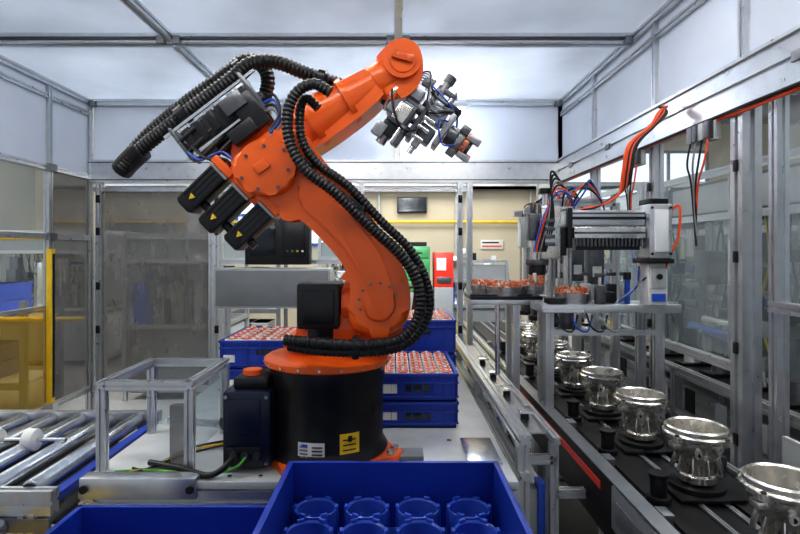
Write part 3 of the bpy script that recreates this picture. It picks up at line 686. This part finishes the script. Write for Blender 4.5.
# ------------------------------------------------------------ background hall equipment
def machine(name,x0,x1,y0,y1,h,seed,panel=ACRYL,base=GREY,n0=60):
    rnd=random.Random(seed); b=B(name); zb=.85
    for x in (x0,x1):
        for y in (y0,y1): b.prof((x,y,0),(x,y,h),.05)
    for z in (zb,h-.3,h):
        for y in (y0,y1): b.prof((x0,y,z),(x1,y,z),.045)
        for x in (x0,x1): b.prof((x,y0,z),(x,y1,z),.045)
    b.bb(x0+.03,x1-.03,y0+.03,y1-.03,.08,zb-.02,base,.01)
    n=max(1,int((y1-y0)/.6))
    for k in range(n):
        ya=y0+.05+(y1-y0-.1)*k/n; b.prof((x0,ya,zb),(x0,ya,h),.03)
        for xs in (x0+.015,x1-.03): b.bb(xs,xs+.015,ya+.02,ya+(y1-y0-.1)/n-.02,.15,zb-.07,LGREY,.004)
        b.bb(x0+.005,x0+.016,ya+.06,ya+.09,.45,.6,BLKM)
    b.bb(x0+.02,x1-.02,y0+.02,y1-.02,zb,zb+.02,STEEL)
    b.bb(x0,x0+.004,y0+.03,y1-.03,zb+.03,h-.33,panel)
    b.bb(x0+.02,x1-.02,y0+.02,y1-.02,h-.28,h-.05,GREY); b.bb(x0+.01,x0+.02,y0+.1,y1-.1,h-.26,h-.07,LGREY,.003)
    b.bb(x1-.10,x1-.05,y0+.1,y1-.1,zb+.1,h-.4,GREY)
    for k in range(n0):
        x=x0+.1+(x1-x0-.25)*rnd.random()**1.4; y=rnd.uniform(y0+.12,y1-.12); s=rnd.uniform(.05,.16); hh=rnd.uniform(.1,.8)
        m=rnd.choice([ALU,CAST,BLKM,GUN,STEEL,LGREY,TOOLM,BLUH,GREY,WPL])
        t=rnd.random()
        if t<.35: b.bb(x-s/2,x+s/2,y-s/2,y+s/2,zb+.02,zb+hh,m,.005)
        elif t<.65: b.cyl((x,y,zb+.02),(x,y,zb+hh),s*.25,m); b.box((x,y,zb+hh),(s*1.6,s,s*.6),rnd.choice([ALU,BLKM,CAST]),None,.004)
        elif t<.8: b.cyl((x,y-s*2,zb+hh),(x,y+s*2,zb+hh),s*.3,m); b.bb(x-.01,x+.01,y-.01,y+.01,zb,zb+hh,ALU)
        else: b.cyl((x,y,h-.28),(x,y,zb+.6*hh+.3),s*.2,STEEL); b.box((x,y,zb+.6*hh+.35),(s,s,s*1.3),m,None,.005)
    for k in range(16):
        x=x0+.08+rnd.random()*.4; y=rnd.uniform(y0+.05,y1-.1)
        b.tube([(x,y,h-.3),(x+rnd.uniform(-.03,.1),y,h-.6),(x+rnd.uniform(-.03,.2),y+rnd.uniform(-.2,.2),zb+.5),(x+rnd.uniform(-.03,.2),y+.1,zb+.2)],.008,rnd.choice([BLACK,GREYH,BLACK,BLUH,BLACK,YELLOW]),8,6)
    return b.done()
machine('assembly_machine',2.15,3.6,2.6,4.3,2.25,1,n0=80)
machine('assembly_machine',2.15,3.7,4.7,6.6,2.3,2,n0=80)
machine('assembly_machine',2.3,3.9,7.2,9.2,2.2,3)
machine('assembly_machine',2.15,3.4,.7,2.2,2.2,4)
machine('assembly_machine',.75,1.75,8.4,9.6,1.55,11,n0=30)
machine('assembly_machine',-3.1,-2.0,6.2,7.3,1.9,15,n0=40)
machine('assembly_machine',-5.9,-4.3,8.0,9.4,2.0,5)
machine('assembly_machine',-1.2,-.25,8.6,9.6,1.9,8,n0=30)
b=B('outer_conveyor')
for x in (1.72,2.02): b.prof((x,1.0,1.0),(x,7.9,1.0),.05); b.prof((x,1.0,.75),(x,7.9,.75),.05); b.prof((x,1,.45),(x,7.9,.45),.04)
b.bb(1.74,2.0,1,7.9,.99,1.01,RUB)
for k in range(21):
    y=1.3+.3*k; b.bb(1.78,1.96,y-.06,y+.06,1.01,1.03,BLKM,.003); b.cyl((1.87,y,1.03),(1.87,y,1.12),.05,CAST if k%2 else GUN,r2=.035)
    b.bb(1.69,1.695,y-.05,y+.05,.8,.93,[BLKM,LGREY,GREY][k%3]); b.bb(1.70,1.72,y-.12,y+.0,.5,.7,[GREY,GUN][k%2],.003)
for y in (1.1,3.3,5.5,7.8):
    for x in (1.72,2.02): b.prof((x,y,0),(x,y,1),.05)
b.done()
b=B('switch_box'); b.bb(1.60,1.64,2.42,2.60,1.56,1.78,WPL,.006)
b.bb(1.58,1.60,2.44,2.47,1.60,1.70,BLKM); b.cyl((1.60,2.52,1.68),(1.585,2.52,1.68),.015,RED); b.prof((1.64,2.5,0),(1.64,2.5,1.6),.03); b.done()
def rack(name,x0,x1,y,h,seed,cols,dz=.42,fullh=None):
    rnd=random.Random(seed); b=B(name); d=.6
    for x in (x0,x1):
        for yy in (y,y+d): b.bb(x-.03,x+.03,yy-.03,yy+.03,0,h,ALUD)
    z=.35
    while z<h-.05:
        b.bb(x0,x1,y,y+d,z-.03,z,LGREY); b.bb(x0,x1,y-.03,y-.02,z-.07,z,ALUD)
        x=x0+.05
        while x<x1-.35:
            w=rnd.choice([.3,.4]); hh=fullh or rnd.uniform(.14,.28); m=rnd.choice(cols)
            if x+w<x1:
                b.bb(x,x+w-.03,y+.03,y+d-.05,z+.002,z+hh*.48,m,.008); b.bb(x-.008,x+w-.022,y+.02,y+d-.04,z+hh*.44,z+hh*.49,m)
                b.bb(x,x+w-.03,y+.03,y+d-.05,z+hh*.5,z+hh,m,.008); b.bb(x+.08,x+w-.12,y+.022,y+.031,z+hh*.68,z+hh*.78,SCREEN); b.bb(x-.008,x+w-.022,y+.02,y+d-.04,z+hh-.02,z+hh,m)
            x+=w
        z+=dz
    b.done()
rack('parts_rack',-4.85,-3.85,5.6,1.2,4,[BLUE],.66,.36)
rack('parts_rack',-3.4,-1.9,8.8,1.9,9,[BLUE,GREY,LGREY])
b=B('green_storage_cabinet'); b.bb(.14,.48,7.4,7.8,1.15,1.78,GREEN,.01); b.bb(.12,.50,7.4,7.8,0,1.15,GREY,.01)
for k in range(4): b.bb(.16,.46,7.385,7.401,1.17+.15*k,1.30+.15*k,GREEN,.004); b.bb(.27,.37,7.375,7.386,1.23+.15*k,1.25+.15*k,BLKM)
b.bb(.16,.44,7.5,7.7,1.78,1.84,BLKM); b.done()
b=B('red_storage_cabinet'); b.bb(.54,.80,7.4,7.8,1.22,1.70,RED,.01); b.bb(.54,.80,7.4,7.8,0,1.22,GREY,.01); b.bb(.57,.70,7.388,7.401,1.45,1.62,WPL,.003); b.bb(.57,.77,7.388,7.4,1.27,1.36,GUN,.003); b.done()
b=B('yellow_pallet_truck'); b.bb(-.1,.5,6.4,6.5,.85,.95,YELLOW,.01); b.bb(.0,.6,6.2,6.7,.1,.85,YELLOW,.02); b.cyl((.2,6.45,.9),(.25,6.3,1.3),.02,BLKM); b.cyl((.12,6.3,1.3),(.38,6.3,1.3),.02,BLKM)
for x in (.1,.5): b.cyl((x-.03,6.3,.08),(x+.03,6.3,.08),.08,RUB)
b.done()
yw=11.995
b=B('wall_display'); b.bb(.05,.70,yw-.1,yw,2.55,2.90,BLACK,.01); b.bb(.08,.67,yw-.105,yw-.1,2.58,2.87,SCREEN); b.done()
b=B('wall_sign'); b.bb(1.9,2.4,yw-.03,yw,1.75,1.95,WPL,.004); b.bb(1.93,2.37,yw-.035,yw-.03,1.80,1.83,REDH); b.bb(1.93,2.30,yw-.035,yw-.03,1.88,1.91,BLACK); b.done()
b=B('steel_railing')
for z in (1.05,1.85): b.cyl((-7.5,5.3,z),(-3.0,5.3,z),.025,YELLOW)
for x in (-7.5,-6,-4.5,-3.0): b.cyl((x,5.3,0),(x,5.3,1.88),.025,YELLOW)
b.done()
b=B('overhead_duct'); b.cyl((-7.9,9.5,4.2),(7.9,9.5,4.2),.25,ALUD,seg=24)
for x in range(-7,8,2): b.cyl((x,9.5,4.2),(x+.05,9.5,4.2),.27,STEEL,seg=24); b.bb(x-.02,x+.02,9.48,9.52,4.4,5.2,STEEL)
b.done()
# ------------------------------------------------------------ lights
def area(x,y,z,sx,sy,e,col=(1,.98,.95)):
    l=bpy.data.lights.new('hall_light','AREA'); l.shape='RECTANGLE'; l.size=sx; l.size_y=sy; l.energy=e; l.color=col
    o=bpy.data.objects.new('hall_light',l); o.location=(x,y,z); scn.collection.objects.link(o)
area(-.8,2.4,5.1,4,2.2,120,(.93,.97,1)); area(.35,4.6,3.62,.7,.35,110,(.95,.97,1)); area(-1.6,5.3,4.9,2,1,150,(.93,.97,1))
area(-5,8,5.1,3,3,170,(1,.96,.88)); area(0,9.5,5.1,4,2,250,(1,.96,.86)); area(4.0,6,5.1,2.5,5,220,(.98,.98,.96)); area(3.4,2,5.1,1.6,3,140); area(-5.5,3,5.1,2,3,140)
l=bpy.data.lights.new('hall_lamp','POINT'); l.energy=50; l.shadow_soft_size=.15; l.color=(.93,.97,1)
o=bpy.data.objects.new('hall_lamp',l); o.location=(.38,5.42,2.88); scn.collection.objects.link(o)
w=bpy.data.worlds.new('world'); scn.world=w; w.use_nodes=True
w.node_tree.nodes['Background'].inputs[0].default_value=(.86,.91,1,1); w.node_tree.nodes['Background'].inputs[1].default_value=.48
scn.view_settings.view_transform='Standard'
try: scn.view_settings.look='Medium High Contrast'
except Exception: pass
scn.view_settings.exposure=.10
# ------------------------------------------------------------ camera
cam=bpy.data.cameras.new('camera'); co=bpy.data.objects.new('camera',cam); scn.collection.objects.link(co)
co.location=(0,0,H); co.rotation_euler=(math.pi/2,0,0)
cam.sensor_width=36; cam.lens=36*F/800; cam.shift_x=5/800; cam.shift_y=-17/800; cam.clip_start=.05
scn.camera=co
